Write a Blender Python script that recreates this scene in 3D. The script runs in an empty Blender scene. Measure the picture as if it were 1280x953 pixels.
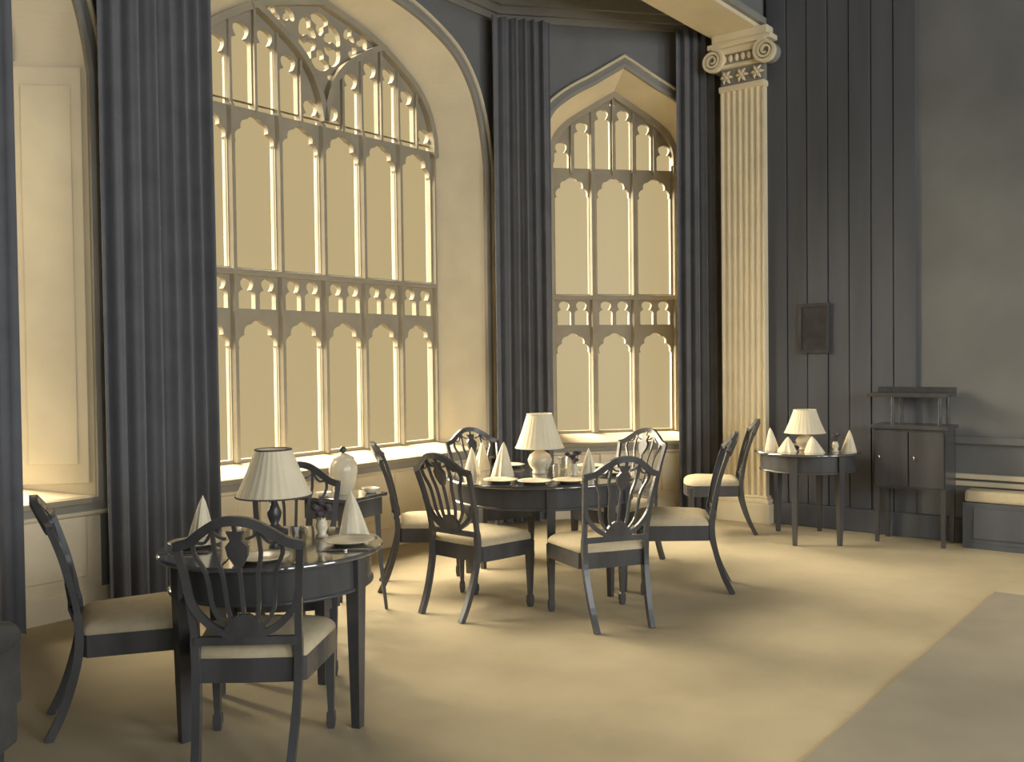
import bpy, bmesh, math, random
from mathutils import Vector, Matrix
from mathutils.geometry import tessellate_polygon
random.seed(7)
S = bpy.context.scene
COL = S.collection
R = math.radians

# ------------------------------------------------------------------ camera
cam = bpy.data.cameras.new('camera'); camo = bpy.data.objects.new('camera', cam); COL.objects.link(camo)
AZ = R(38.6); PITCH = math.atan(27.5/1190); ROLL = R(0.7)
cam.sensor_fit = 'HORIZONTAL'; cam.sensor_width = 36; cam.lens = 36*1190/1280
cam.clip_start = .05; cam.clip_end = 200
fw = Vector((math.cos(AZ)*math.cos(PITCH), math.sin(AZ)*math.cos(PITCH), -math.sin(PITCH)))
q = fw.to_track_quat('-Z', 'Y')
camo.matrix_world = Matrix.Translation((0, 0, 1.53)) @ q.to_matrix().to_4x4() @ Matrix.Rotation(-ROLL, 4, 'Z')
S.camera = camo

# ------------------------------------------------------------------ world, sun, big lights, exposure
W = bpy.data.worlds.new('world'); S.world = W; W.use_nodes = True
W.node_tree.nodes['Background'].inputs[0].default_value = (.53, .41, .21, 1)
W.node_tree.nodes['Background'].inputs[1].default_value = 1.0
sun = bpy.data.lights.new('sun', 'SUN'); sun.energy = 37.0; sun.angle = R(75); sun.color = (1, .88, .67)
suno = bpy.data.objects.new('sun', sun); COL.objects.link(suno)
suno.rotation_euler = Vector((.14, -.81, -.57)).to_track_quat('-Z', 'Y').to_euler()
for i, x in enumerate((-1.5, 2.2, 5.9)):                       # added fill lights, unseen, set before invented window openings behind the camera
    l = bpy.data.lights.new('hall_fill_light', 'AREA'); l.shape = 'RECTANGLE'; l.size = 2.2; l.size_y = 3.4
    l.energy = 210; l.color = (.88, .94, 1)
    o = bpy.data.objects.new('hall_fill_light', l); COL.objects.link(o)
    o.location = (x, -5.9, 2.7); o.rotation_euler = Vector((0, 1, 0)).to_track_quat('-Z', 'Z').to_euler()
vs = S.view_settings
vs.view_transform = 'Standard'; vs.look = 'None'; vs.exposure = 0; vs.gamma = 1; vs.use_curve_mapping = False
try:
    S.cycles.max_bounces = 8; S.cycles.diffuse_bounces = 5; S.cycles.glossy_bounces = 3
    S.cycles.transparent_max_bounces = 12; S.cycles.caustics_reflective = False; S.cycles.caustics_refractive = False
    S.cycles.sample_clamp_indirect = 4
except Exception: pass

# ------------------------------------------------------------------ materials
def mat(name, col, rough=.6, var=.12, scale=6, bump=0, spec=.4, stretch=None, bscale=None):
    m = bpy.data.materials.new(name); m.use_nodes = True; nt = m.node_tree; N = nt.nodes; L = nt.links
    b = N['Principled BSDF']; b.inputs['Roughness'].default_value = rough
    b.inputs['Specular IOR Level'].default_value = spec
    tc = N.new('ShaderNodeTexCoord'); mp = N.new('ShaderNodeMapping'); L.new(tc.outputs['Object'], mp.inputs[0])
    if stretch: mp.inputs['Scale'].default_value = stretch
    nz = N.new('ShaderNodeTexNoise'); nz.inputs['Scale'].default_value = scale; nz.inputs['Detail'].default_value = 5
    L.new(mp.outputs[0], nz.inputs['Vector'])
    rp = N.new('ShaderNodeValToRGB'); rp.color_ramp.elements[0].position = .3; rp.color_ramp.elements[1].position = .7
    rp.color_ramp.elements[0].color = [c*(1-var) for c in col]+[1]
    rp.color_ramp.elements[1].color = [min(1, c*(1+var)) for c in col]+[1]
    L.new(nz.outputs['Fac'], rp.inputs[0]); L.new(rp.outputs[0], b.inputs['Base Color'])
    if bump:
        n2 = N.new('ShaderNodeTexNoise'); n2.inputs['Scale'].default_value = bscale or scale*8
        L.new(mp.outputs[0], n2.inputs['Vector'])
        bp = N.new('ShaderNodeBump'); bp.inputs['Strength'].default_value = bump; bp.inputs['Distance'].default_value = .01
        L.new(n2.outputs['Fac'], bp.inputs['Height']); L.new(bp.outputs[0], b.inputs['Normal'])
    return m
M = {}
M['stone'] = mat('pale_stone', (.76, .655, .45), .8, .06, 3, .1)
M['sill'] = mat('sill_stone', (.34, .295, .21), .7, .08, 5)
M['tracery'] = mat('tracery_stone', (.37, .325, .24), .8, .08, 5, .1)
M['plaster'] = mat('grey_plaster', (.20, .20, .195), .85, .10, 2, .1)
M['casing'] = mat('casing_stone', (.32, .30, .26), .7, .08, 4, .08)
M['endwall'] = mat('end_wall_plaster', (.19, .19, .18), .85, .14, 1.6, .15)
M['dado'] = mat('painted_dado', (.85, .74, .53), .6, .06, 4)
M['oak'] = mat('dark_oak_panelling', (.11, .114, .126), .6, .2, 3, .1, .3, (1, 1, .12))
M['wood'] = mat('dark_mahogany', (.072, .071, .072), .26, .25, 8, .03, .5, (1, 1, .2))
M['polished'] = mat('polished_tabletop', (.075, .074, .075), .12, .25, 8, .01, .5, (1, .2, 1))
_b = M['polished'].node_tree.nodes['Principled BSDF']; _b.inputs['Coat Weight'].default_value = 1; _b.inputs['Coat IOR'].default_value = 2.1; _b.inputs['Coat Roughness'].default_value = .08
M['curtain'] = mat('charcoal_curtain', (.170, .171, .180), .9, .10, 5, .2, .1)
M['seat'] = mat('pale_seat_damask', (.62, .52, .34), .85, .06, 30, .2, .2)
M['linen'] = mat('white_linen', (.88, .78, .57), .8, .04, 20, .1, .2)
M['shade'] = mat('parchment_shade', (.88, .77, .55), .8, .04, 12, .05, .2)
M['trim_dark'] = mat('dark_braid', (.10, .09, .08), .8)
M['china'] = mat('cream_china', (.80, .70, .50), .2, .03, 10, 0, .5)
M['silver'] = mat('silver', (.5, .46, .38), .25, .05, 10, 0, .5); M['silver'].node_tree.nodes['Principled BSDF'].inputs['Metallic'].default_value = .9
M['flower'] = mat('dark_blooms', (.10, .08, .09), .8, .3, 30)
M['carpet'] = mat('tan_carpet', (.52, .437, .29), .95, .12, 1.7, .25, .1, None, 260)
M['rug'] = mat('darker_rug', (.33, .295, .23), .95, .12, 1.6, .25, .1, None, 260)
M['ceil'] = mat('ceiling_plaster', (.22, .20, .165), .9, .05, 2)
M['leather'] = mat('dark_leather', (.08, .08, .08), .45, .2, 10, .1)
M['canvas'] = mat('dark_canvas', (.04, .04, .04), .5, .4, 9)
M['pilaster'] = mat('pilaster_stone', (.86, .75, .52), .7, .05, 4, .05)
def glass(name, fac, tint, rough=.02):
    m = bpy.data.materials.new(name); m.use_nodes = True; nt = m.node_tree; nt.nodes.clear()
    o = nt.nodes.new('ShaderNodeOutputMaterial'); mx = nt.nodes.new('ShaderNodeMixShader')
    t = nt.nodes.new('ShaderNodeBsdfTransparent'); g = nt.nodes.new('ShaderNodeBsdfGlossy')
    t.inputs[0].default_value = tint; g.inputs['Roughness'].default_value = rough; mx.inputs[0].default_value = fac
    nt.links.new(t.outputs[0], mx.inputs[1]); nt.links.new(g.outputs[0], mx.inputs[2]); nt.links.new(mx.outputs[0], o.inputs[0])
    return m
M['glass'] = glass('window_glass', .025, (.98, .98, .97, 1), .45)
M['tumbler'] = glass('drinking_glass', .15, (.90, .89, .86, 1))

# ------------------------------------------------------------------ mesh helpers
class MB:
    def __init__(s): s.v = []; s.f = []; s.sm = []
    def add(s, vs, fs, smooth=False):
        b = len(s.v); s.v += [tuple(x) for x in vs]
        for f in fs: s.f.append([i+b for i in f]); s.sm.append(smooth)
    def box(s, x0, x1, y0, y1, z0, z1):
        v = [(x, y, z) for z in (z0, z1) for y in (y0, y1) for x in (x0, x1)]
        s.add(v, [(0, 2, 3, 1), (4, 5, 7, 6), (0, 1, 5, 4), (2, 6, 7, 3), (0, 4, 6, 2), (1, 3, 7, 5)])
    def lathe(s, prof, n=24, c=(0, 0), smooth=True, scallop=0, k=0):
        vs = []
        for r, z in prof:
            for i in range(n):
                a = 2*math.pi*i/n; rr = r*(1+scallop*math.cos(k*a))
                vs.append((c[0]+rr*math.cos(a), c[1]+rr*math.sin(a), z))
        fs = []
        for j in range(len(prof)-1):
            for i in range(n):
                fs.append((j*n+i, j*n+(i+1) % n, (j+1)*n+(i+1) % n, (j+1)*n+i))
        s.add(vs, fs, smooth)
        if prof[0][0] > 1e-4: s.add(vs[:n], [tuple(range(n))[::-1]])
        if prof[-1][0] > 1e-4: s.add(vs[-n:], [tuple(range(n))])
    def sweep(s, pts, sizes, ref, smooth=False, closed=False, nseg=4):
        """rectangular (nseg 4) or round section swept along pts; sizes = (width along side, depth along ref) per point"""
        pts = [Vector(p) for p in pts]; n = len(pts); vs = []; ref = Vector(ref)
        for i, p in enumerate(pts):
            a = pts[i-1] if (i > 0 or closed) else pts[i]; b = pts[(i+1) % n] if (i < n-1 or closed) else pts[i]
            t = (b-a).normalized(); side = t.cross(ref).normalized(); up = side.cross(t).normalized()
            w, d = sizes[i] if isinstance(sizes, list) else sizes
            if nseg == 4: off = [(-.5, -.5), (.5, -.5), (.5, .5), (-.5, .5)]
            else: off = [(.5*math.cos(2*math.pi*k/nseg), .5*math.sin(2*math.pi*k/nseg)) for k in range(nseg)]
            for ox, oy in off: vs.append(p+side*w*ox+up*d*oy)
        m = len(off); fs = []
        for j in range(n if closed else n-1):
            for i in range(m):
                fs.append((j*m+i, j*m+(i+1) % m, ((j+1) % n)*m+(i+1) % m, ((j+1) % n)*m+i))
        s.add(vs, fs, smooth)
        if not closed:
            s.add(vs[:m], [tuple(range(m))[::-1]]); s.add(vs[-m:], [tuple(range(m))])
    def loft(s, loops, closed=True, smooth=False):
        n = len(loops[0]); vs = [p for l in loops for p in l]; fs = []
        for j in range(len(loops)-1):
            for i in range(n if closed else n-1):
                fs.append((j*n+i, j*n+(i+1) % n, (j+1)*n+(i+1) % n, (j+1)*n+i))
        s.add(vs, fs, smooth)
    def slab(s, loops, y0, y1):
        """flat slab in local x-z with holes: loops[0] outer, others holes; depth y0..y1"""
        tr = tessellate_polygon([[Vector((p[0], p[1], 0)) for p in l] for l in loops])
        flat = [p for l in loops for p in l]; n = len(flat)
        vs = [(p[0], y0, p[1]) for p in flat]+[(p[0], y1, p[1]) for p in flat]
        fs = [tuple(t) for t in tr]+[tuple(i+n for i in t[::-1]) for t in tr]
        b = 0
        for l in loops:
            k = len(l)
            for i in range(k): fs.append((b+i, b+(i+1) % k, b+(i+1) % k+n, b+i+n))
            b += k
        s.add(vs, fs)
    def build(s, name, m, parent=None, bevel=0, loc=None):
        me = bpy.data.meshes.new(name); me.from_pydata(s.v, [], s.f); me.materials.append(m)
        bm = bmesh.new(); bm.from_mesh(me); bmesh.ops.recalc_face_normals(bm, faces=bm.faces)
        if bevel:
            ed = [e for e in bm.edges if len(e.link_faces) == 2 and e.calc_face_angle(0) > .6]
            bmesh.ops.bevel(bm, geom=ed, offset=bevel, segments=2, affect='EDGES', profile=.6)
        bm.to_mesh(me); bm.free()
        if not bevel:
            for p, sm in zip(me.polygons, s.sm): p.use_smooth = sm
        o = bpy.data.objects.new(name, me); COL.objects.link(o)
        if parent: o.parent = parent
        if loc: o.location = loc
        return o
def empty(name, loc=(0, 0, 0), rz=0):
    o = bpy.data.objects.new(name, None); COL.objects.link(o); o.location = loc; o.rotation_euler = (0, 0, rz); o.empty_display_size = .1
    return o
def tag(o, label, cat, group=None):
    o['label'] = label; o['category'] = cat
    if group: o['group'] = group
    return o
def struct(o): o['kind'] = 'structure'; return o
KIDS = {}
def dup(root, loc, rz, label=None, scale=None):
    def rec(o, par):
        c = o.copy(); COL.objects.link(c); c.parent = par
        for ch in list(o.children): rec(ch, c)
        return c
    r = rec(root, None); r.location = loc; r.rotation_euler = (0, 0, rz)
    if label: r['label'] = label
    if scale: r.scale = (scale,)*3
    return r
def smooth_curve(pts, n=8):
    """Catmull-Rom through 2D/3D points"""
    P = [Vector(p) for p in pts]; P = [P[0]*2-P[1]]+P+[P[-1]*2-P[-2]]; out = []
    for i in range(1, len(P)-2):
        for k in range(n):
            t = k/n; a, b, c, d = P[i-1:i+3]
            out.append(.5*((2*b)+(c-a)*t+(2*a-5*b+4*c-d)*t*t+(3*b-a-3*c+d)*t**3))
    out.append(P[-2]); return out

# ------------------------------------------------------------------ room shell
YW = 5.65; XE = 8.30; CZ = 5.05
b = MB(); b.box(-4.2, 8.9, -6.3, 6.4, -.12, 0); struct(b.build('floor', M['carpet']))
b = MB(); b.box(-4.2, XE+.4, -6.3, 3.62, 5.7, 5.8); struct(b.build('ceiling', M['ceil']))
b = MB(); b.box(-4.2, 8.9, 3.62, 6.4, CZ, CZ+.1); struct(b.build('ceiling', M['ceil']))
# window outlines (half width, arch) measured in window-local u,z
FRONT = [(1.62, 3.30), (1.585, 3.52), (1.53, 3.74), (1.43, 3.97), (1.24, 4.19), (.94, 4.35), (.59, 4.46), (0, 4.55)]
BACK = [(1.29, 3.36), (1.275, 3.55), (1.20, 3.76), (1.07, 3.93), (.89, 4.06), (.66, 4.19), (.44, 4.28), (0, 4.40)]
def scaled(arch, h0, w, hz, z0, z1):
    a0 = arch[0][1]; a1 = arch[-1][1]
    return [(u/h0*w, z0+(z-a0)/(a1-a0)*(z1-z0)) for u, z in arch]
FRONT_S = [(.78, 3.60), (.765, 3.68), (.70, 3.83), (.60, 3.93), (.45, 4.03), (.30, 4.11), (.15, 4.20), (0, 4.29)]
BACK_S = [(.64, 3.45), (.635, 3.58), (.59, 3.70), (.50, 3.81), (.38, 3.90), (.25, 3.98), (.12, 4.06), (0, 4.13)]
def outline(arch, sill, n=5):
    """closed loop: sill left -> right jamb -> arch -> left jamb"""
    r = smooth_curve(arch, n); w = arch[0][0]
    jamb = [(w, sill+(arch[0][1]-sill)*k/6) for k in range(6)]
    right = jamb+[(p[0], p[1]) for p in r]
    left = [(-x, z) for x, z in right[::-1]][1:]
    return right+left
def arch_height(arch, n=10):
    c = smooth_curve(arch, n)
    def h(u):
        u = abs(u)
        for a, b_ in zip(c[:-1], c[1:]):
            if b_[0] <= u <= a[0]:
                t = (a[0]-u)/max(1e-6, a[0]-b_[0]); return a[1]+(b_[1]-a[1])*t
        return c[0][1]
    return h
def offset_loop(l, d):
    out = []; n = len(l)
    for i in range(n):
        a = Vector(l[i-1]); p = Vector(l[i]); c = Vector(l[(i+1) % n])
        n1 = Vector(((p-a).y, -(p-a).x)).normalized(); n2 = Vector(((c-p).y, -(c-p).x)).normalized()
        m = (n1+n2); m = m.normalized()*min(1.6, 1/max(.3, (m.normalized().dot(n1)))); out.append((p.x+m.x*d, p.y+m.y*d))
    return out
def bulge(a, c, k, n=7):
    """arc from a to c bulging to the left by k*chord; excludes the end point"""
    a = Vector(a); c = Vector(c); ch = c-a; nrm = Vector((-ch.y, ch.x)); out = []
    for i in range(n):
        t = i/n; out.append(tuple(a+ch*t+nrm*k*4*t*(1-t)))
    return out
def foil_light(uc, w, z0, z1, nf=5, rise=None):
    """light opening with a cusped head (counter clockwise)"""
    h = w/2; rise = rise or w*.62; zs = z1-rise
    def arc(t):   # pointed arch left half then right; t 0..1 from right spring to left spring
        s = 1-2*t; x = h*math.copysign(abs(s)**.62, s) if abs(s) > 1e-6 else 0
        return (uc+x*.92, zs+rise*.9*(1-abs(s)**1.35))
    pts = [(uc-h, z0), (uc+h, z0), (uc+h, zs)]
    P = [arc(i/nf) for i in range(nf+1)]; P[0] = (uc+h*.9, zs); P[-1] = (uc-h*.9, zs)
    for i in range(nf): pts += bulge(P[i], P[i+1], -.26)[(1 if i == 0 else 0):]
    pts += [P[-1], (uc-h, zs)]
    return pts
def key_light(uc, w, z0, zt, tilt=0):
    """narrow light with a trefoil (keyhole) head"""
    h = w/2; lobe = w*.80; zs = zt-lobe-.035; zn = zt-lobe*.80
    pts = [(uc-h, z0), (uc+h, z0), (uc+h, zs)]
    pts += bulge((uc+h, zs), (uc+h*.5, zn), -.25, 5)[1:]
    pts += bulge((uc+h*.5, zn), (uc, zt), -.40, 6)
    pts += bulge((uc, zt), (uc-h*.5, zn), -.40, 6)
    pts += bulge((uc-h*.5, zn), (uc-h, zs), -.25, 5)
    pts += [(uc-h, zs)]
    return pts
def petal(cx, cz, ang, r0, r1, w):
    """dagger / petal hole pointing outwards with a rounded trefoil end"""
    d = Vector((math.cos(ang), math.sin(ang))); s = Vector((-d.y, d.x)); c = Vector((cx, cz)); L = r1-r0
    prof = [(0, .12), (.22, .45), (.42, .40), (.58, .95), (.78, 1), (.92, .62), (1, .12)]
    a = [c+d*(r0+L*t)-s*w*.5*k for t, k in prof]; e = [c+d*(r0+L*t)+s*w*.5*k for t, k in prof[::-1]]
    return [tuple(p) for p in a+e]
def small_foil(cx, cz, r, nf=4, rot=0):
    pts = []
    for i in range(nf*6):
        a = 2*math.pi*i/(nf*6)+rot; rr = r*(.72+.28*abs(math.cos(nf*(a-rot)/2)))
        pts.append((cx+rr*math.cos(a), cz+rr*math.sin(a)))
    return pts

def make_window(name, loc, rz, front, back, depth, sill, nl, zt, zc, ways, mw):
    """ways = sub-arches: 'pair' for the two-arched window, 'single' for the small one"""
    root = empty(name, loc, rz); struct(root)
    fo = outline(front, sill); bo = outline(back, sill+.07); half = back[0][0]
    # casing : flat band plus bead on the wall face
    ca = MB(); o1 = offset_loop(fo, .085); o2 = offset_loop(fo, .105); y = -.035
    def L3(l, yy): return [(p[0], yy, p[1]) for p in l]
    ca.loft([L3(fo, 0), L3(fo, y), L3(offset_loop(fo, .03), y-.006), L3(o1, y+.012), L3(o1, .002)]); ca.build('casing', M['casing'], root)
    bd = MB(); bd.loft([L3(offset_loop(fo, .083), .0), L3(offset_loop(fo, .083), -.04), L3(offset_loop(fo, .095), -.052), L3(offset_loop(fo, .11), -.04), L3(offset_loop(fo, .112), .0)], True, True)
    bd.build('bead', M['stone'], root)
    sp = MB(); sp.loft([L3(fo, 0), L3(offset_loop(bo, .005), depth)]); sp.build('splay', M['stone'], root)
    hb = arch_height(back)
    lw = 2*half/nl
    holes = []
    zmid0, zmid1 = zt+.03, zc
    cent = [(-half+lw*(i+.5)) for i in range(nl)]
    op = lw-mw
    for c in cent:
        holes.append(foil_light(c, op, sill+.09, zt-.34, 5))
        for sgn in (-1, 1): holes.append(key_light(c+sgn*op*.255, op*.40, zt-.27, zt-.035))
        holes.append(foil_light(c, op, zt+.035, zc-.03, 5))
    # upper sub-lights under sub-arches
    sub = []
    sw = lw/2
    if ways == 'pair':
        def hs(u):
            m = half/2; uu = abs(u)
            return min(hb(uu), hb(half-uu+.0) if uu < half else 9)
    else:
        hs = hb
    for i in range(nl*2):
        c = -half+sw*(i+.5)
        zt_ = min(hs(c-sw*.28), hs(c+sw*.28))-.055+(.02 if ways == 'single' else 0)
        w_ = sw-.038 if ways == 'pair' else sw-.06
        z0_ = zc+.045
        if zt_-z0_ > .12:
            holes.append(key_light(c, w_, z0_, zt_)); sub.append((c, zt_))
    if ways == 'pair':
        cz = 4.09
        for k in range(6): holes.append(petal(0, cz, R(90+60*k), .052, .230, .178))
        for sgn in (-1, 1):
            for a_ in (20, 140, 260):
                a2 = a_ if sgn > 0 else 180-a_
                holes.append(petal(sgn*.375, 4.165, R(a2), 0.016, .140, .115))
            holes.append(small_foil(sgn*.10, 3.83, .030, 3, R(90)))
    else:
        holes.append(small_foil(0, hb(0)-.085, .032, 4))
    outer = offset_loop(bo, .02); hw = half+.02
    lo = [h for h in holes if max(p[1] for p in h) < zt]; mi = [h for h in holes if zt < min(p[1] for p in h) < zc-.1]; hi = [h for h in holes if min(p[1] for p in h) > zc]
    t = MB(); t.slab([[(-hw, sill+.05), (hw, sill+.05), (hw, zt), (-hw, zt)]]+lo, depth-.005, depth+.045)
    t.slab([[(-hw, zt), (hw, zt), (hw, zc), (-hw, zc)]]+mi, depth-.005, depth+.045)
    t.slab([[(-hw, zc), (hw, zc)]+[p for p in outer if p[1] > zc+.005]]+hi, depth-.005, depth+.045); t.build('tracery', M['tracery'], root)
    # moulded ribs
    rb = MB(); pts = [(p[0], depth-.03, p[1]) for p in bo if p[1] > back[0][1]-.3]
    rb.sweep(pts, (.055, .07), (0, 1, 0)); rb.build('arch_rib', M['tracery'], root)
    if ways == 'pair':
        for sgn in (-1, 1):
            pts = [(sgn*half*k/24*.53, depth-.035, max(hs(half*k/24*.53), 3.45)) for k in range(0, 25)]
            s2 = MB(); s2.sweep(pts, (.05, .08), (0, 1, 0)); s2.build('sub_arch', M['tracery'], root)
    for i in range(nl+1):
        u = -half+lw*i
        top = hs(u)-.01 if 0 < i < nl else zc+.1
        w_ = mw if 0 < i < nl else mw*.7
        m = MB(); sec = [(-.5, 0), (-.2, -.5), (.2, -.5), (.5, 0), (.2, .5), (-.2, .5)]
        def ring(z, s): return [(u+p[0]*w_*1.15*s, depth+.018+p[1]*.12*s, z) for p in sec]
        zb = sill+.07
        m.loft([ring(zb, 1), ring(zc, 1), ring(zc+.02, .75), ring(top, .7)]); m.add(ring(zb, 1), [tuple(range(6))]); m.add(ring(top, .7), [tuple(range(6))])
        m.build('mullion', M['tracery'], root)
    for i in range(nl):
        m = MB(); u = cent[i]; m.box(u-.011, u+.011, depth-.035, depth+.05, zc-.01, min(hs(u)-.03, 9)); m.build('mullion', M['tracery'], root)
    m = MB(); m.box(-half, half, depth-.05, depth+.09, zt-.022, zt+.022); m.build('transom', M['tracery'], root, .008)
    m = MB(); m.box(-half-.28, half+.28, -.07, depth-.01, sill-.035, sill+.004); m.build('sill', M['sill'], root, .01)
    # panes
    for c in cent:
        for z0_, z1_ in ((sill+.08, zt), (zt, zc+.02)):
            m = MB(); m.box(c-lw/2, c+lw/2, depth+.022, depth+.027, z0_, z1_); m.build('pane', M['glass'], root)
    up = [p for p in bo if p[1] >= back[0][1]-.001]; up = [(half, zc+.02)]+up+[(-half, zc+.02)]
    m = MB(); m.slab([up], depth+.022, depth+.027); m.build('pane', M['glass'], root)
    return root, fo
UB = 5.07
big, foB = make_window('window_1', (UB, YW, 0), 0, FRONT, BACK, .33, .72, 6, 2.20, 3.42, 'pair', .062)
left = dup(big, (1.34, YW, 0), 0); left.name = 'window_2'
SA = -math.atan2(.6484, .761); BX, BY = 6.9, 5.65
UM = 1.235
small, foS = make_window('window_3', (BX+.7613*UM, BY-.6484*UM, 0), SA, FRONT_S, BACK_S, .38, .72, 3, 2.13, 3.36, 'single', .085)

# walls
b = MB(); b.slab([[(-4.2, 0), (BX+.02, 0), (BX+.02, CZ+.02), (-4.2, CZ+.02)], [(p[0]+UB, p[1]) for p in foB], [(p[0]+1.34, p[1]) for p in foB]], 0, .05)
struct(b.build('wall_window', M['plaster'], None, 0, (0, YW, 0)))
b = MB(); b.slab([[(0, 0), (2.3, 0), (2.3, CZ+.02), (0, CZ+.02)], [(p[0]+UM, p[1]) for p in foS]], 0, .05)
o = struct(b.build('wall_canted', M['plaster'])); o.location = (BX, BY, 0); o.rotation_euler = (0, 0, SA)
b = MB(); b.box(8.62, 8.72, 3.55, 4.35, 0, CZ); b.box(XE, 8.72, 3.50, 3.62, 0, 5.7); struct(b.build('wall_bay_return', M['plaster']))
we = struct(empty('wall_end'))
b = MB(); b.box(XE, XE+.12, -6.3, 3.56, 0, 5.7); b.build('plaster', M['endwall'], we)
Y0, Y1 = 3.60, 2.30; n = 7
for i in range(n):
    y1 = Y0-(Y0-Y1)/n*i; y0 = Y0-(Y0-Y1)/n*(i+1)+.008
    b = MB(); b.box(XE-.028+(i % 2)*.006, XE+.01, y0, y1, .2, 5.7); b.build('plank', M['oak'], we, .005)
b = MB(); b.box(XE-.035, XE+.01, -6.2, 2.28, .80, .86); b.build('chair_rail', M['endwall'], we, .008)
b = MB(); b.box(-4.3, -4.2, -6.3, 6.4, 0, 5.8); struct(b.build('wall_back', M['plaster']))
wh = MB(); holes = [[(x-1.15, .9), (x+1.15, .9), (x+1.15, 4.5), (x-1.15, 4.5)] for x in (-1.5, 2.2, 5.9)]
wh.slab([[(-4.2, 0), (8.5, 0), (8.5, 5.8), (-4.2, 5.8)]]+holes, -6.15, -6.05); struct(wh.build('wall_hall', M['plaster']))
# skirtings
b = MB(); b.box(XE-.05, XE+.01, -6.1, 3.56, 0, .20); struct(b.build('baseboard_end', M['oak'], None, .01))
b = MB(); b.box(XE-.03, XE+.01, -6.1, 2.28, .46, .50); b.box(XE-.045, XE+.01, -6.1, 2.28, .52, .56); struct(b.build('trim_8', M['stone'], None, .006))
b = MB(); b.box(-4.2, BX, YW-.025, YW+.01, 0, .16); struct(b.build('baseboard_window', M['dado'], None, .008))
o = MB(); o.box(0, 2.2, -.025, .01, 0, .16); o = struct(o.build('baseboard_canted', M['dado'], None, .008)); o.location = (BX, BY, 0); o.rotation_euler = (0, 0, SA)
# dado panelling under the windows : boards with raised fielded panels
def dado(name, loc, rz, x0, x1, n):
    r = struct(empty(name, loc, rz)); b = MB(); b.box(x0, x1, -.012, .01, .16, .70); b.build('board', M['dado'], r)
    w = (x1-x0)/n
    for i in range(n):
        b = MB(); b.box(x0+w*i+.09, x0+w*(i+1)-.09, -.026, -.010, .24, .61); b.build('panel', M['dado'], r, .012)
    return r
dado('trim_1', (0, YW, 0), 0, 3.40, 6.74, 5)
dado('trim_2', (BX, BY, 0), SA, .25, 2.1, 3)
dado('trim_3', (0, YW, 0), 0, -.3, 2.98, 4)
# shutter leaf fixed on the splay of the left window
sh = struct(empty('trim_4', (2.945, YW+.012, 0), math.atan2(.33, -.33)))
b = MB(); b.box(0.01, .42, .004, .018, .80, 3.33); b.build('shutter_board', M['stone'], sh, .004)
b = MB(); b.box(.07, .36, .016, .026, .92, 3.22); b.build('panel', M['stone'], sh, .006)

# cornice of the bay (stepped mouldings) and beam, pilaster
def cornice(name, pts):
    r = struct(empty(name)); steps = [(.03, 4.66, 4.72), (.07, 4.72, 4.79), (.11, 4.79, 4.90), (.17, 4.90, 4.97), (.22, 4.97, 5.05)]
    for d, z0, z1 in steps:
        b = MB(); ins = []
        for i, p in enumerate(pts):
            p = Vector(p)
            ns = []
            if i > 0: t = (p-Vector(pts[i-1])).normalized(); ns.append(Vector((t.y, -t.x)))
            if i < len(pts)-1: t = (Vector(pts[i+1])-p).normalized(); ns.append(Vector((t.y, -t.x)))
            m = sum(ns, Vector((0, 0))).normalized(); ins.append(p+m*d/max(.5, m.dot(ns[0])))
        b.loft([[(p[0], p[1], z0) for p in pts], [(p.x, p.y, z0) for p in ins], [(p.x, p.y, z1) for p in ins], [(p[0], p[1], z1) for p in pts]], False)
        b.build('moulding', M['casing'], r)
    return r
cornice('trim_5', [(-4.1, YW), (BX, BY), (BX+.7613*2.25, BY-.6484*2.25)])
bm_ = struct(empty('trim_6'))
b = MB(); b.box(-4.2, XE+.05, 3.64, 4.12, 4.54, 5.7); b.build('beam', M['plaster'], bm_)
b = MB(); b.box(-4.2, XE+.02, 3.645, 4.115, 4.50, 4.542); b.build('soffit', M['pilaster'], bm_, .008)
for y0, y1 in ((3.60, 3.66), (4.10, 4.17)):
    b = MB(); b.box(-4.2, XE+.02, y0, y1, 4.535, 4.60); b.build('moulding', M['casing'], bm_, .012)
pi_ = struct(empty('trim_7', (8.20, 3.81, 0)))       # pilaster: local -x faces the room
PW = .425
b = MB(); b.box(-.05, .42, -PW/2-.05, PW/2+.05, 0, .18); b.build('plinth', M['pilaster'], pi_, .008)
b = MB(); b.box(-.035, .42, -PW/2-.035, PW/2+.035, .18, .225); b.box(-.02, .42, -PW/2-.02, PW/2+.02, .225, .25); b.build('base_moulding', M['pilaster'], pi_, .012)
nf = 7; prof = []; e = .012; fwid = (PW-.02)/nf
prof.append((.42, -PW/2)); prof.append((0, -PW/2))
for i in range(nf):
    y0 = -PW/2+.01+fwid*i+e*.6; y1 = -PW/2+.01+fwid*(i+1)-e*.6
    for k in range(7):
        t = k/6; prof.append((.020*math.sin(math.pi*t), y0+(y1-y0)*t))
prof.append((0, PW/2)); prof.append((.42, PW/2))
b = MB(); b.loft([[(x, y, .25) for x, y in prof], [(x, y, 3.98) for x, y in prof]], False); b.build('shaft', M['pilaster'], pi_)
b = MB(); b.box(-.02, .42, -PW/2-.012, PW/2+.012, 3.975, 4.03); b.build('neck_band', M['pilaster'], pi_, .012)
b = MB(); b.box(.012, .42, -PW/2, PW/2, 4.03, 4.19); b.build('necking', M['casing'], pi_)
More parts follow.
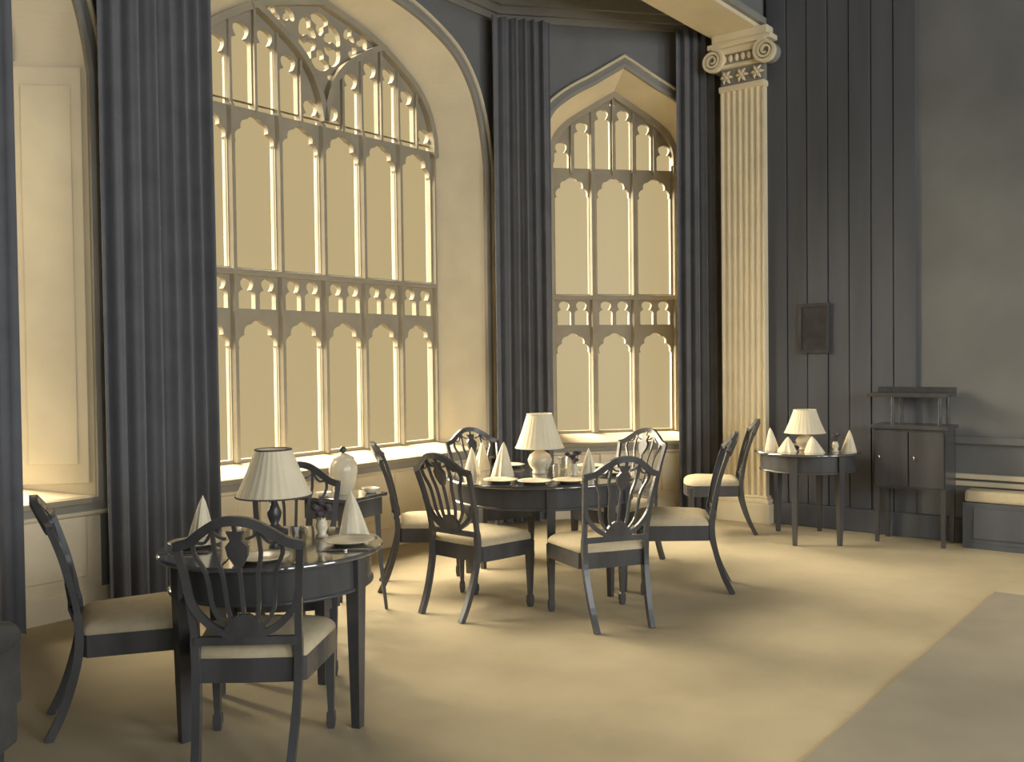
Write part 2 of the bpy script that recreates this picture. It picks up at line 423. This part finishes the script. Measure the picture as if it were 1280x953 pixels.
for i in range(3):
    yc = (-1+i)*.15; b = MB()
    for k in range(6):
        a = k*math.pi/3; b.sweep([(-.004, yc+.018*math.cos(a), 4.11+.018*math.sin(a)), (-.016, yc+.04*math.cos(a), 4.11+.04*math.sin(a)), (.006, yc+.062*math.cos(a), 4.11+.062*math.sin(a))], [(.02, .02), (.036, .02), (.012, .012)], (1, 0, 0), True, nseg=6)
    b.sweep([(.01, yc, 4.11), (-.012, yc, 4.11), (-.022, yc, 4.11)], [(.036, .036), (.034, .034), (.014, .014)], (0, 0, 1), True, nseg=10)
    b.build('rosette', M['pilaster'], pi_)
b = MB(); b.box(-.03, .42, -PW/2-.02, PW/2+.02, 4.19, 4.225); b.build('astragal', M['pilaster'], pi_, .012)
b = MB(); b.box(-.03, .42, -PW/2-.06, PW/2+.06, 4.225, 4.31); b.build('echinus', M['casing'], pi_, .015)
for i in range(6):
    b = MB(); y = -.15+.06*i; b.lathe([(.001, -.035), (.017, -.02), (.022, .0), (.018, .022), (.001, .034)], 10)
    o = b.build('egg', M['pilaster'], pi_); o.location = (-.036, y, 4.267)
b = MB(); b.box(-.05, .42, -PW/2-.06, PW/2+.06, 4.31, 4.37); b.build('canalis', M['pilaster'], pi_, .012)
for sgn in (-1, 1):
    b = MB(); pts = []; szs = []
    for k in range(60):
        a = k/59*2.6*2*math.pi; r = .108*(1-k/59*.82); pts.append((-.06, -sgn*r*math.sin(a+math.pi)*-1, r*math.cos(a))); szs.append((.030*(1-k/59*.5), .05))
    b.sweep(pts, szs, (1, 0, 0)); o = b.build('volute', M['pilaster'], pi_); o.location = (0, sgn*(PW/2+.045), 4.265)
    b = MB(); b.sweep([(-.055, 0, 0), (.2, 0, 0)], (.18, .18), (0, 0, 1), True, nseg=20); o2 = b.build('volute_core', M['casing'], pi_); o2.location = (0, sgn*(PW/2+.045), 4.265)
b = MB(); b.box(-.075, .42, -PW/2-.10, PW/2+.10, 4.37, 4.42); b.build('abacus', M['pilaster'], pi_, .012)
b = MB(); b.box(-.06, .42, -PW/2-.06, PW/2+.06, 4.42, 4.50); b.build('abacus', M['pilaster'], pi_, .012)

# ------------------------------------------------------------------ rug
b = MB(); b.box(-2, 6.62, -4.5, 1.37, 0, .012); tag(b.build('rug', M['rug'], None, .005), 'darker flat rug whose straight edge crosses the tan carpet at right', 'rug')

# ------------------------------------------------------------------ curtains
def curtain(path, z0, z1, label, folds=9, amp=.045, seedv=0, sway=0):
    P = smooth_curve([(p[0], p[1], 0) for p in path], 12); L = [0]
    for a, c in zip(P[:-1], P[1:]): L.append(L[-1]+(c-a).length)
    N = 110; rnd = random.Random(seedv); ph = rnd.random()*6
    rows = []; nz = 14
    for j in range(nz+1):
        z = z0+(z1-z0)*j/nz; t = j/nz; row = []
        for i in range(N+1):
            s = L[-1]*i/N; k = 0
            while k < len(L)-2 and L[k+1] < s: k += 1
            f = (s-L[k])/max(1e-6, L[k+1]-L[k]); p = P[k].lerp(P[k+1], f); d = (P[k+1]-P[k]).normalized(); nn = Vector((d.y, -d.x, 0))
            w = i/N*folds*2*math.pi+ph+.5*math.sin(i/N*7+seedv)+.25*math.sin(3*t+i/N*5)
            a = amp*(1-.25*t)*(math.sin(w)+.3*math.sin(2.1*w+1))
            q_ = p+nn*a+d*sway*(1-t)*(1-t)
            row.append((q_.x, q_.y, z, nn))
        rows.append(row)
    m = MB(); th = .006
    fr = [[(x, y, z) for x, y, z, n_ in r] for r in rows]; bk = [[(x-n_.x*th, y-n_.y*th, z) for x, y, z, n_ in r] for r in rows]
    m.loft([f+k[::-1] for f, k in zip(fr, bk)], True, True)
    return tag(m.build('curtain', M['curtain']), label, 'curtain', None)
curtain([(2.92, 5.46), (3.3, 5.44), (3.68, 5.46)], .03, 4.63, 'broad dark curtain on the pier left of the biggest arched window', 7, .05, 1)
curtain([(6.66, 5.50), (6.78, 5.46), (6.98, 5.33), (7.15, 5.21)], .03, 4.63, 'dark curtain hanging in the corner between the two arched windows', 6, .04, 2)
curtain([(8.07, 4.42), (8.22, 4.28), (8.45, 4.14)], .03, 4.63, 'narrow dark curtain between the small arched window and the fluted pilaster', 5, .04, 3)
curtain([(-.5, 5.42), (.9, 5.44), (2.42, 5.46)], .03, 4.63, 'dark curtain drawn at the left border of the picture beside the pale shutter', 18, .05, 4)

# ------------------------------------------------------------------ chairs
def make_chair():
    r = empty('dining_chair'); wd = M['wood']
    # upholstered seat (rounded trapezoid, domed)
    fw_, bw, yf, yb = .265, .205, .235, -.205
    out = [(-fw_, yf-.05), (-fw_+.05, yf+.008), (-.12, yf+.03), (0, yf+.035), (.12, yf+.03), (fw_-.05, yf+.008), (fw_, yf-.05), (bw+.01, yb+.02), (bw-.02, yb), (0, yb-.005), (-bw+.02, yb), (-bw-.01, yb+.02)]
    def ring(s, z): return [(x*s, .015+(y-.015)*s, z) for x, y in out]
    b = MB(); lp = [ring(.97, .415), ring(.995, .428), ring(.985, .446), ring(.93, .464), ring(.78, .477), ring(.5, .486), ring(.2, .489)]
    b.loft(lp, True, True); b.add(lp[-1], [tuple(range(12))], True); b.add(lp[0], [tuple(range(12))]); b.build('seat', M['seat'], r)
    b = MB(); b.loft([ring(.93, .335), ring(1.0, .335), ring(1.0, .427), ring(.93, .427), ring(.93, .335)]); b.build('seat_rail', wd, r)
    for s in (-1, 1):
        b = MB(); x, y = s*.235, .205
        b.sweep([(x, y, .41), (x, y, .30), (x, y, .075), (x, y, .066), (x, y, .030), (x, y, 0)], [(.042, .042), (.040, .040), (.024, .024), (.034, .034), (.036, .036), (.026, .026)], (0, 1, 0))
        b.build('leg', wd, r)
        pts = smooth_curve([(s*.168, -.335, 0), (s*.176, -.275, .13), (s*.186, -.225, .30), (s*.19, -.212, .43), (s*.193, -.225, .56), (s*.205, -.262, .72), (s*.222, -.312, .872)], 4)
        b = MB(); n_ = len(pts); b.sweep(pts, [(.030, .034) if p.z < .5 else (.026, .024) for p in pts], (0, 1, 0)); b.build('leg', wd, r)
    # shield back : plane through (y=-.212,z=.45)->(y=-.33,z=.94)
    def B(x, z):   # on the curved back surface
        t = (z-.43)/.44; return (x, -.212-.02*t-.08*t*t-.022*(1-(x/.23)**2), z)
    def SW(pts2, sz, name, n=6, mtl=wd):
        b = MB(); c = smooth_curve([(p[0], p[1], 0) for p in pts2], n); b.sweep([B(p.x, p.y) for p in c], sz if isinstance(sz, tuple) else [sz[0] for _ in c], (0, 1, 0)); return b.build(name, mtl, r)
    SW([(-.228, .868), (-.175, .885), (-.12, .925), (-.06, .960), (0, .970), (.06, .960), (.12, .925), (.175, .885), (.228, .868)], (.034, .026), 'top_rail', 5)
    SW([(-.205, .70), (-.185, .63), (-.13, .565), (-.065, .528), (0, .515), (.065, .528), (.13, .565), (.185, .63), (.205, .70)], (.026, .022), 'shield_bow', 5)
    b = MB(); b.sweep([(-.19, -.225, .50), (0, -.245, .505), (.19, -.225, .50)], (.03, .022), (0, 1, 0)); b.build('cross_rail', wd, r)
    tops = [(-.155, .893), (-.08, .945), (0, .962), (.08, .945), (.155, .893)]
    for k, (x, z) in enumerate(tops):
        x0 = (-.05, -.025, 0, .025, .05)[k]
        SW([(x0, .535), (x0*1.4+x*.25, .62), (x*.80, .76), (x*1.02, .84), (x, z)], (.014, .014), 'spindle', 4)
    # carved urn and swag
    def plate(pts2, name, th=.012):
        b = MB(); f = [Vector(B(x, z)) for x, z in pts2]; fr = [(p.x, p.y-th, p.z) for p in f]; bk = [(p.x, p.y+th, p.z) for p in f]
        b.loft([fr, bk]); n_ = len(f); b.add(fr, [tuple(range(n_))]); b.add(bk, [tuple(range(n_))]); return b.build(name, wd, r)
    plate([(-.012, .79), (.012, .79), (.036, .835), (.040, .87), (.020, .895), (.030, .93), (-.030, .93), (-.020, .895), (-.040, .87), (-.036, .835)], 'urn')
    plate([(-.075, .545), (-.05, .525), (0, .512), (.05, .525), (.075, .545), (.05, .585), (.02, .605), (-.02, .605), (-.05, .585)], 'fan')
    for s in (-1, 1):
        SW([(s*.035, .90), (s*.055, .905), (s*.085, .925)], (.010, .012), 'swag', 5)
        SW([(s*.085, .925), (s*.115, .885), (s*.150, .885)], (.010, .012), 'swag', 5)
    return r
chair = make_chair()
CH = [  # x, y, facing angle, label, scale
    (2.18, 3.865, -27, 'dark shield-back chair at far left, side on, pale seat clear of the nearest table', 1),
    (2.291, 3.11, 40, 'nearest dark shield-back chair, back to the viewer, tucked under the nearest table', 1),
    (3.03, 3.87, 224, 'dark shield-back chair behind the nearest table, half hidden by its lamp shade', 1),
    (4.68, 4.47, -45, 'dark shield-back chair side on below the biggest window, left of the centre table', 1),
    (4.44, 3.82, -3, 'dark shield-back chair turned three-quarters at the left front of the centre table', 1),
    (4.70, 3.10, 57, 'dark shield-back chair with its back to the viewer in front of the centre table', 1),
    (5.61, 3.095, 120, 'dark shield-back chair side on at the right of the centre table', 1.05),
    (5.60, 4.69, -113, 'shield-back chair facing the viewer behind the centre table, in front of the corner curtain', 1),
    (6.00, 3.81, 172, 'shield-back chair beyond the centre table, partly hidden, below the small arched window', 1),
    (7.60, 3.81, 120, 'shield-back chair by the fluted pilaster, turned away from the far right table', 1)]
for i, (x, y, a, lab, sc) in enumerate(CH):
    rz = R(a-90)
    if i == 0: chair.location = (x, y, 0); chair.rotation_euler = (0, 0, rz); tag(chair, lab, 'chair', 'shield-back dining chairs')
    else: dup(chair, (x, y, 0), rz, lab, sc)

# ------------------------------------------------------------------ tables
def round_table(x, y, r, angs, lr, label, h=.74, ap=.135, lw=.055, foot=.03):
    t = empty('dining_table', (x, y, 0)); tag(t, label, 'table')
    b = MB(); b.lathe([(r-.015, h-.022), (r, h-.018), (r+.004, h-.010), (r-.004, h)], 56); b.build('tabletop', M['polished'], t)
    b = MB(); b.lathe([(r-.05, h-.022), (r-.05, h-.022-ap)], 56); b.build('apron', M['wood'], t)
    b = MB(); b.lathe([(r-.052, h-.03-ap+.02), (r-.040, h-.03-ap+.012), (r-.040, h-.03-ap+.004), (r-.052, h-.03-ap)], 56); b.build('apron_bead', M['wood'], t)
    for a in angs:
        px, py = lr*math.cos(R(a)), lr*math.sin(R(a)); d = (math.cos(R(a)), math.sin(R(a)), 0)
        b = MB(); b.sweep([(px, py, h-.02), (px, py, h-.02-ap), (px, py, .0)], [(lw*1.05, lw*1.05), (lw, lw), (foot, foot)], d); b.build('leg', M['wood'], t)
    return t
T1 = (2.55, 3.37); T2 = (5.20, 3.90); T3 = (7.74, 3.03)
round_table(*T1, .47, (-73, 20, 90, 172), .41, 'dark round table nearest the viewer, set with white napkins and a shaded lamp', lw=.06, foot=.038)
round_table(*T2, .66, (222, 263, 279, 30, 83, 99), .60, 'large dark round table in the middle of the room ringed by chairs', ap=.13)
round_table(*T3, .43, (186, 243, 6, 63), .37, 'small dark round table at far right in front of the dark panelling')
st = empty('side_stand', (3.86, 4.40, 0)); tag(st, 'small dark stand with slender splayed legs behind the nearest table', 'stand')
b = MB(); b.box(-.19, .19, -.19, .19, .70, .722); b.build('tabletop', M['polished'], st, .004).rotation_euler = (0, 0, R(10))
b = MB(); b.box(-.165, .165, -.165, .165, .59, .70); b.build('apron', M['wood'], st).rotation_euler = (0, 0, R(10))
for k in range(4):
    a = R(55+90*k); b = MB(); b.sweep([(.20*math.cos(a), .20*math.sin(a), .69), (.21*math.cos(a), .21*math.sin(a), .4), (.25*math.cos(a), .25*math.sin(a), 0)], [(.035, .035), (.028, .028), (.018, .018)], (math.cos(a), math.sin(a), 0)); b.build('leg', M['wood'], st)

# ------------------------------------------------------------------ table lamps
def table_lamp(x, y, z, label, base, bot, top, rb, rt, prof):
    t = empty('table_lamp', (x, y, z)); tag(t, label, 'lamp')
    b = MB(); b.lathe(prof, 24); b.build('base', base, t)
    b = MB(); b.lathe([(.006, prof[-1][1]-.01), (.006, top-z-.02)], 8); b.build('stem', M['silver'], t)
    b = MB(); k = 28
    b.lathe([(rb, bot-z), (rb*.86+rt*.14, bot-z+(top-bot)*.12), (rb*.5+rt*.5-.004, bot-z+(top-bot)*.5), (rt, top-z)], k*4, scallop=.012, k=k)
    b.f = b.f[:-2]; b.sm = b.sm[:-2]
    b.lathe([(rt-.004, top-z), (rb-.006, bot-z)], 40); b.f = b.f[:-2]; b.sm = b.sm[:-2]
    sh_ = b.build('lamp_shade', M['shade'], t)
    for rr, zz in ((rb, bot-z), (rt, top-z)):
        b = MB(); b.sweep([(rr*1.01*math.cos(a*math.pi/18), rr*1.01*math.sin(a*math.pi/18), zz) for a in range(36)], (.008, .008), (0, 0, 1), True, True, 6); b.build('trim', M['trim_dark'] if base is M['wood'] else M['shade'], sh_)
    b = MB()
    for a in range(3): b.sweep([(0, 0, top-z-.02), (rt*math.cos(a*2.094), rt*math.sin(a*2.094), top-z-.003)], (.004, .004), (0, 0, 1))
    b.build('spider', M['silver'], t)
    return t
BAL = [(.062, 0), (.062, .012), (.035, .022), (.018, .04), (.030, .07), (.034, .09), (.020, .125), (.012, .15), (.014, .17)]
POT = [(.05, 0), (.055, .012), (.045, .02), (.075, .06), (.085, .095), (.07, .13), (.035, .155), (.02, .165), (.022, .18)]
table_lamp(2.745, 3.61, .741, 'table lamp with wide pale shade and dark turned base on the nearest table', M['wood'], .912, 1.125, .172, .082, BAL)
table_lamp(5.22, 3.93, .741, 'table lamp with pale shade and pale rounded base on the centre table', M['china'], .92, 1.15, .165, .085, POT)
table_lamp(7.74, 3.05, .741, 'table lamp with pale tapering shade on the far right table', M['china'], .885, 1.075, .165, .09, [(p[0]*.9, p[1]*.8) for p in POT])

# ------------------------------------------------------------------ table ware
def napkin_mesh(h, r):
    b = MB(); n_ = 18; rows = []
    for j in range(7):
        t = j/6; z = h*t; row = []
        for i in range(n_):
            a = 2*math.pi*i/n_; k = (1-t)**.75*r*(1+.20*math.cos(3*a+.6)*(1-t)+.06*math.cos(7*a))+.006*(1-t)+.001
            row.append((k*math.cos(a)+.012*t*t, k*math.sin(a)*.78, z))
        rows.append(row)
    b.loft(rows, True, False); b.add(rows[0], [tuple(range(n_))]); return b
nap_proto = {}
def napkin(x, y, z, lab, h=.19, r=.065, rz=0):
    key = (h, r)
    if key not in nap_proto: nap_proto[key] = napkin_mesh(h, r).build('napkin', M['linen']); o = nap_proto[key]
    else: o = nap_proto[key].copy(); COL.objects.link(o)
    o.location = (x, y, z); o.rotation_euler = (0, 0, rz); tag(o, lab, 'napkin', 'folded standing napkins'); return o
plate_p = MB(); plate_p.lathe([(.001, .004), (.05, .004), (.055, .001), (.062, .001), (.085, .014), (.112, .020), (.113, .023), (.085, .018), (.06, .007), (.001, .007)], 32)
PL = []
def plate(x, y, z, lab):
    if not PL: o = plate_p.build('plate', M['china']); PL.append(o)
    else: o = PL[0].copy(); COL.objects.link(o)
    o.location = (x, y, z); tag(o, lab, 'plate', 'plates on the set tables'); return o
gl_p = MB(); gl_p.lathe([(.001, .003), (.028, .001), (.030, .004), (.036, .085), (.0365, .088), (.033, .085), (.026, .012), (.001, .010)], 20)
GL = []
def tumbler(x, y, z, lab):
    if not GL: o = gl_p.build('tumbler', M['tumbler']); GL.append(o)
    else: o = GL[0].copy(); COL.objects.link(o)
    o.location = (x, y, z); tag(o, lab, 'glass', 'tumblers on the set tables'); return o
def knife_mesh():
    b = MB(); b.sweep([(0, -.11, .004), (0, -.02, .004), (0, -.01, .003), (0, .08, .003), (0, .11, .003)], [(.012, .006), (.010, .006), (.016, .002), (.017, .002), (.006, .0015)], (0, 0, 1)); return b
def fork_mesh():
    b = MB(); b.sweep([(0, -.10, .004), (0, .02, .004), (0, .04, .004)], [(.010, .005), (.006, .004), (.020, .003)], (0, 0, 1))
    for k in range(4): b.sweep([((k-1.5)*.006, .038, .004), ((k-1.5)*.006, .095, .005)], (.003, .002), (0, 0, 1))
    return b
KN = []; FK = []
def cutlery(lst, mk, name, x, y, z, rz, lab):
    if not lst: o = mk().build(name, M['silver']); lst.append(o)
    else: o = lst[0].copy(); COL.objects.link(o)
    o.location = (x, y, z); o.rotation_euler = (0, 0, rz); tag(o, lab, name, 'cutlery on the set tables'); return o
def vase(x, y, z, lab, seedv):
    t = empty('flower_vase', (x, y, z)); tag(t, lab, 'vase')
    b = MB(); b.lathe([(.026, 0), (.030, .006), (.018, .018), (.028, .045), (.024, .07), (.017, .08), (.02, .085)], 16); b.build('vase', M['china'], t)
    rnd = random.Random(seedv)
    for k in range(7):
        a = rnd.random()*6.28; d = .012+.038*rnd.random(); h = .105+.05*rnd.random(); c = (d*math.cos(a), d*math.sin(a))
        b = MB(); b.lathe([(.001, h-.013), (.014, h-.006), (.018, h+.003), (.010, h+.011), (.001, h+.013)], 10, c, scallop=.2, k=5)
        b.sweep([(c[0], c[1], h-.01), (0, 0, .07)], (.003, .003), (1, 0, .1)); b.build('bloom', M['flower'], t)
Z = .7405
def setting(cx, cy, r, ang, tname, where, cut=True):
    a = R(ang); x, y = cx+r*math.cos(a), cy+r*math.sin(a); s = Vector((-math.sin(a), math.cos(a)))
    plate(x, y, Z, f'white plate on the {tname}, {where}')
    if cut:
        cutlery(KN, knife_mesh, 'knife', x-s.x*.145, y-s.y*.145, Z, a+R(90), f'knife by the plate on the {tname}, {where}')
        cutlery(FK, fork_mesh, 'fork', x+s.x*.145, y+s.y*.145, Z, a+R(90), f'fork by the plate on the {tname}, {where}')
# nearest table
setting(*T1, .33, 131, 'nearest table', 'before the far left chair')
setting(*T1, .33, 225, 'nearest table', 'before the nearest chair')
setting(*T1, .33, -52, 'nearest table', 'at its free right side')
napkin(2.47, 3.775, Z, 'white napkin folded to a tall cone at the left rim of the nearest table', .19, .060, .4)
napkin(2.90, 3.25, Z, 'white napkin folded to a broad cone at the right rim of the nearest table', .205, .075, 1.4)
tumbler(2.42, 3.40, Z, 'clear tumbler left on the nearest table behind the chair back')
tumbler(2.56, 3.20, Z, 'clear tumbler right on the nearest table behind the chair back')
vase(2.79, 3.33, Z, 'little vase of dark blooms on the nearest table left of the broad napkin', 3)
# centre table
for ang, w in ((212, 'at left front'), (238, 'at front'), (302, 'at right front'), (185, 'at left'), (350, 'at right'), (65, 'at the back')):
    a = R(ang); setting(*T2, .50, ang, 'centre table', w, ang in (212, 302))
napkin(4.93, 4.02, Z, 'white napkin folded to a broad cone left of the lamp on the centre table', .235, .085, .2)
napkin(4.90, 4.27, Z, 'white napkin folded to a cone at the left rim of the centre table', .19, .065, .9)
napkin(5.36, 3.62, Z, 'white napkin folded to a cone right of the lamp on the centre table', .18, .062, .7)
napkin(5.18, 4.42, Z, 'white napkin folded to a cone behind the lamp on the centre table', .20, .066, .1)
tumbler(5.05, 3.72, Z, 'clear tumbler in front of the lamp on the centre table')
tumbler(5.52, 3.95, Z, 'clear tumbler at the right rim of the centre table')
vase(5.24, 3.66, Z, 'little vase of dark blooms in front of the lamp on the centre table', 5)
# far right table
napkin(7.80, 2.70, Z, 'white napkin folded to a cone at the right rim of the far right table', .175, .065, .3)
napkin(7.56, 3.27, Z, 'white napkin folded to a cone at the left rim of the far right table', .19, .062, 1.1)
napkin(7.55, 3.12, Z, 'low white napkin cone left of the lamp on the far right table', .12, .085, .3)
napkin(7.58, 2.92, Z, 'low white napkin cone right of the lamp on the far right table', .13, .088, 1.0)
vase(7.70, 2.78, Z, 'little vase of dark blooms on the far right table beside the tall napkin', 9)
plate(7.97, 3.16, Z, 'white plate behind the lamp on the far right table')
# covered jar and dishes on the stand
j = empty('covered_jar', (3.86, 4.40, .7225)); tag(j, 'pale covered jar with a dark knob on the small stand', 'jar')
b = MB(); b.lathe([(.05, 0), (.055, .01), (.075, .07), (.088, .14), (.082, .19), (.066, .21)], 24); b.build('body', M['china'], j)
b = MB(); b.lathe([(.068, .21), (.066, .222), (.03, .245), (.01, .25)], 24); b.build('lid', M['china'], j)
b = MB(); b.lathe([(.008, .25), (.02, .262), (.022, .275), (.012, .288), (.001, .29)], 14); b.build('knob', M['wood'], j)
b = MB(); b.lathe([(.001, .003), (.03, .001), (.033, .004), (.055, .032), (.052, .032), (.03, .008), (.001, .008)], 20); tag(b.build('bowl', M['china'], None, 0, (3.99, 4.30, .7225)), 'small white bowl right of the covered jar on the stand', 'bowl')
b = MB(); b.lathe([(.001, .003), (.03, .001), (.033, .004), (.05, .028), (.047, .028), (.03, .008), (.001, .008)], 20); tag(b.build('bowl', M['china'], None, 0, (3.72, 4.42, .7225)), 'small white bowl left of the covered jar on the stand', 'bowl')

# ------------------------------------------------------------------ right wall furniture
d = empty('dumb_waiter', (8.06, 2.30, 0)); tag(d, 'tall dark wooden sideboard with raised open shelf against the end wall', 'sideboard')
b = MB(); b.box(-.17, .17, -.33, .26, .93, .96); b.build('top', M['wood'], d, .005)
b = MB(); b.box(-.15, .16, -.31, .24, .45, .93); b.build('cabinet', M['wood'], d)
for y0, y1 in ((-.30, -.04), (-.03, .23)):
    b = MB(); b.box(-.165, -.148, y0, y1, .47, .91); dr = b.build('door', M['wood'], d, .004)
    b = MB(); b.lathe([(.006, -.012), (.010, 0), (.006, .012)], 10, (-.172, y1-.04 if y0 < 0 else y0+.04)); o = b.build('knob', M['silver'], dr); o.location = (0, 0, .7)
for x in (-.13, .14):
    for y in (-.29, .22):
        b = MB(); b.sweep([(x, y, .46), (x, y, 0)], [(.04, .04), (.028, .028)], (1, 0, 0)); b.build('leg', M['wood'], d)
for x in (-.11, .12):
    for y in (-.26, .10):
        b = MB(); b.lathe([(.014, .96), (.018, 1.0), (.011, 1.06), (.016, 1.12), (.012, 1.19)], 12, (x, y)); b.build('post', M['wood'], d)
b = MB(); b.box(-.15, .16, -.32, .30, 1.185, 1.215); b.build('shelf', M['wood'], d, .005)
b = MB(); b.box(.145, .16, -.32, .30, 1.215, 1.26); b.build('gallery', M['wood'], d, .004)

bn = empty('wall_bench', (8.15, .1, 0)); tag(bn, 'long low dark bench with pale cushion along the end wall', 'bench')
b = MB(); b.box(-.10, .095, -2.2, 1.80, .04, .36); b.build('body', M['oak'], bn, .006)
for k in range(4):
    b = MB(); b.box(-.112, -.098, -2.12+k*.98, -1.22+k*.98, .08, .32); b.build('panel', M['oak'], bn, .006)
b = MB(); b.box(-.10, .09, -2.2, 1.80, 0, .04); b.build('plinth', M['oak'], bn)
b = MB(); b.box(-.085, .09, -2.18, 1.79, .36, .455); b.build('cushion', M['seat'], bn, .025)

pf = empty('picture', (XE-.03, 3.17, 1.55)); tag(pf, 'small dark framed picture on the panelling above the far right table', 'picture')
b = MB()
b.box(-.02, 0, -.14, -.11, 0, .44); b.box(-.02, 0, .11, .14, 0, .44); b.box(-.02, 0, -.11, .11, 0, .03); b.box(-.02, 0, -.11, .11, .41, .44); b.build('frame', M['wood'], pf)
b = MB(); b.box(-.012, -.004, -.11, .11, .03, .41); b.build('canvas', M['canvas'], pf)

# ------------------------------------------------------------------ armchair cut by the left border
ac = empty('armchair', (1.10, 3.65, 0), R(-50)); tag(ac, 'dark upholstered armchair mostly cut off at the lower left corner', 'armchair')
b = MB(); b.box(-.34, .34, -.30, .34, .14, .36); b.build('base', M['leather'], ac, .02)
b = MB(); b.box(-.24, .24, -.22, .36, .36, .47); b.build('seat', M['leather'], ac, .04)
b = MB(); b.box(-.34, .34, -.40, -.24, .14, .80); b.build('backrest', M['leather'], ac, .06)
for s in (-1, 1):
    b = MB(); b.sweep([(s*.30, -.30, .56), (s*.30, .2, .55), (s*.30, .33, .53)], [(.15, .15), (.15, .15), (.12, .12)], (0, 0, 1), True, nseg=14); b.box(s*.30-.06, s*.30+.06, -.30, .32, .3, .55); b.build('arm', M['leather'], ac)
    for y in (-.3, .28):
        b = MB(); b.sweep([(s*.28, y, .15), (s*.28, y, 0)], [(.05, .05), (.03, .03)], (0, 1, 0)); b.build('leg', M['wood'], ac)
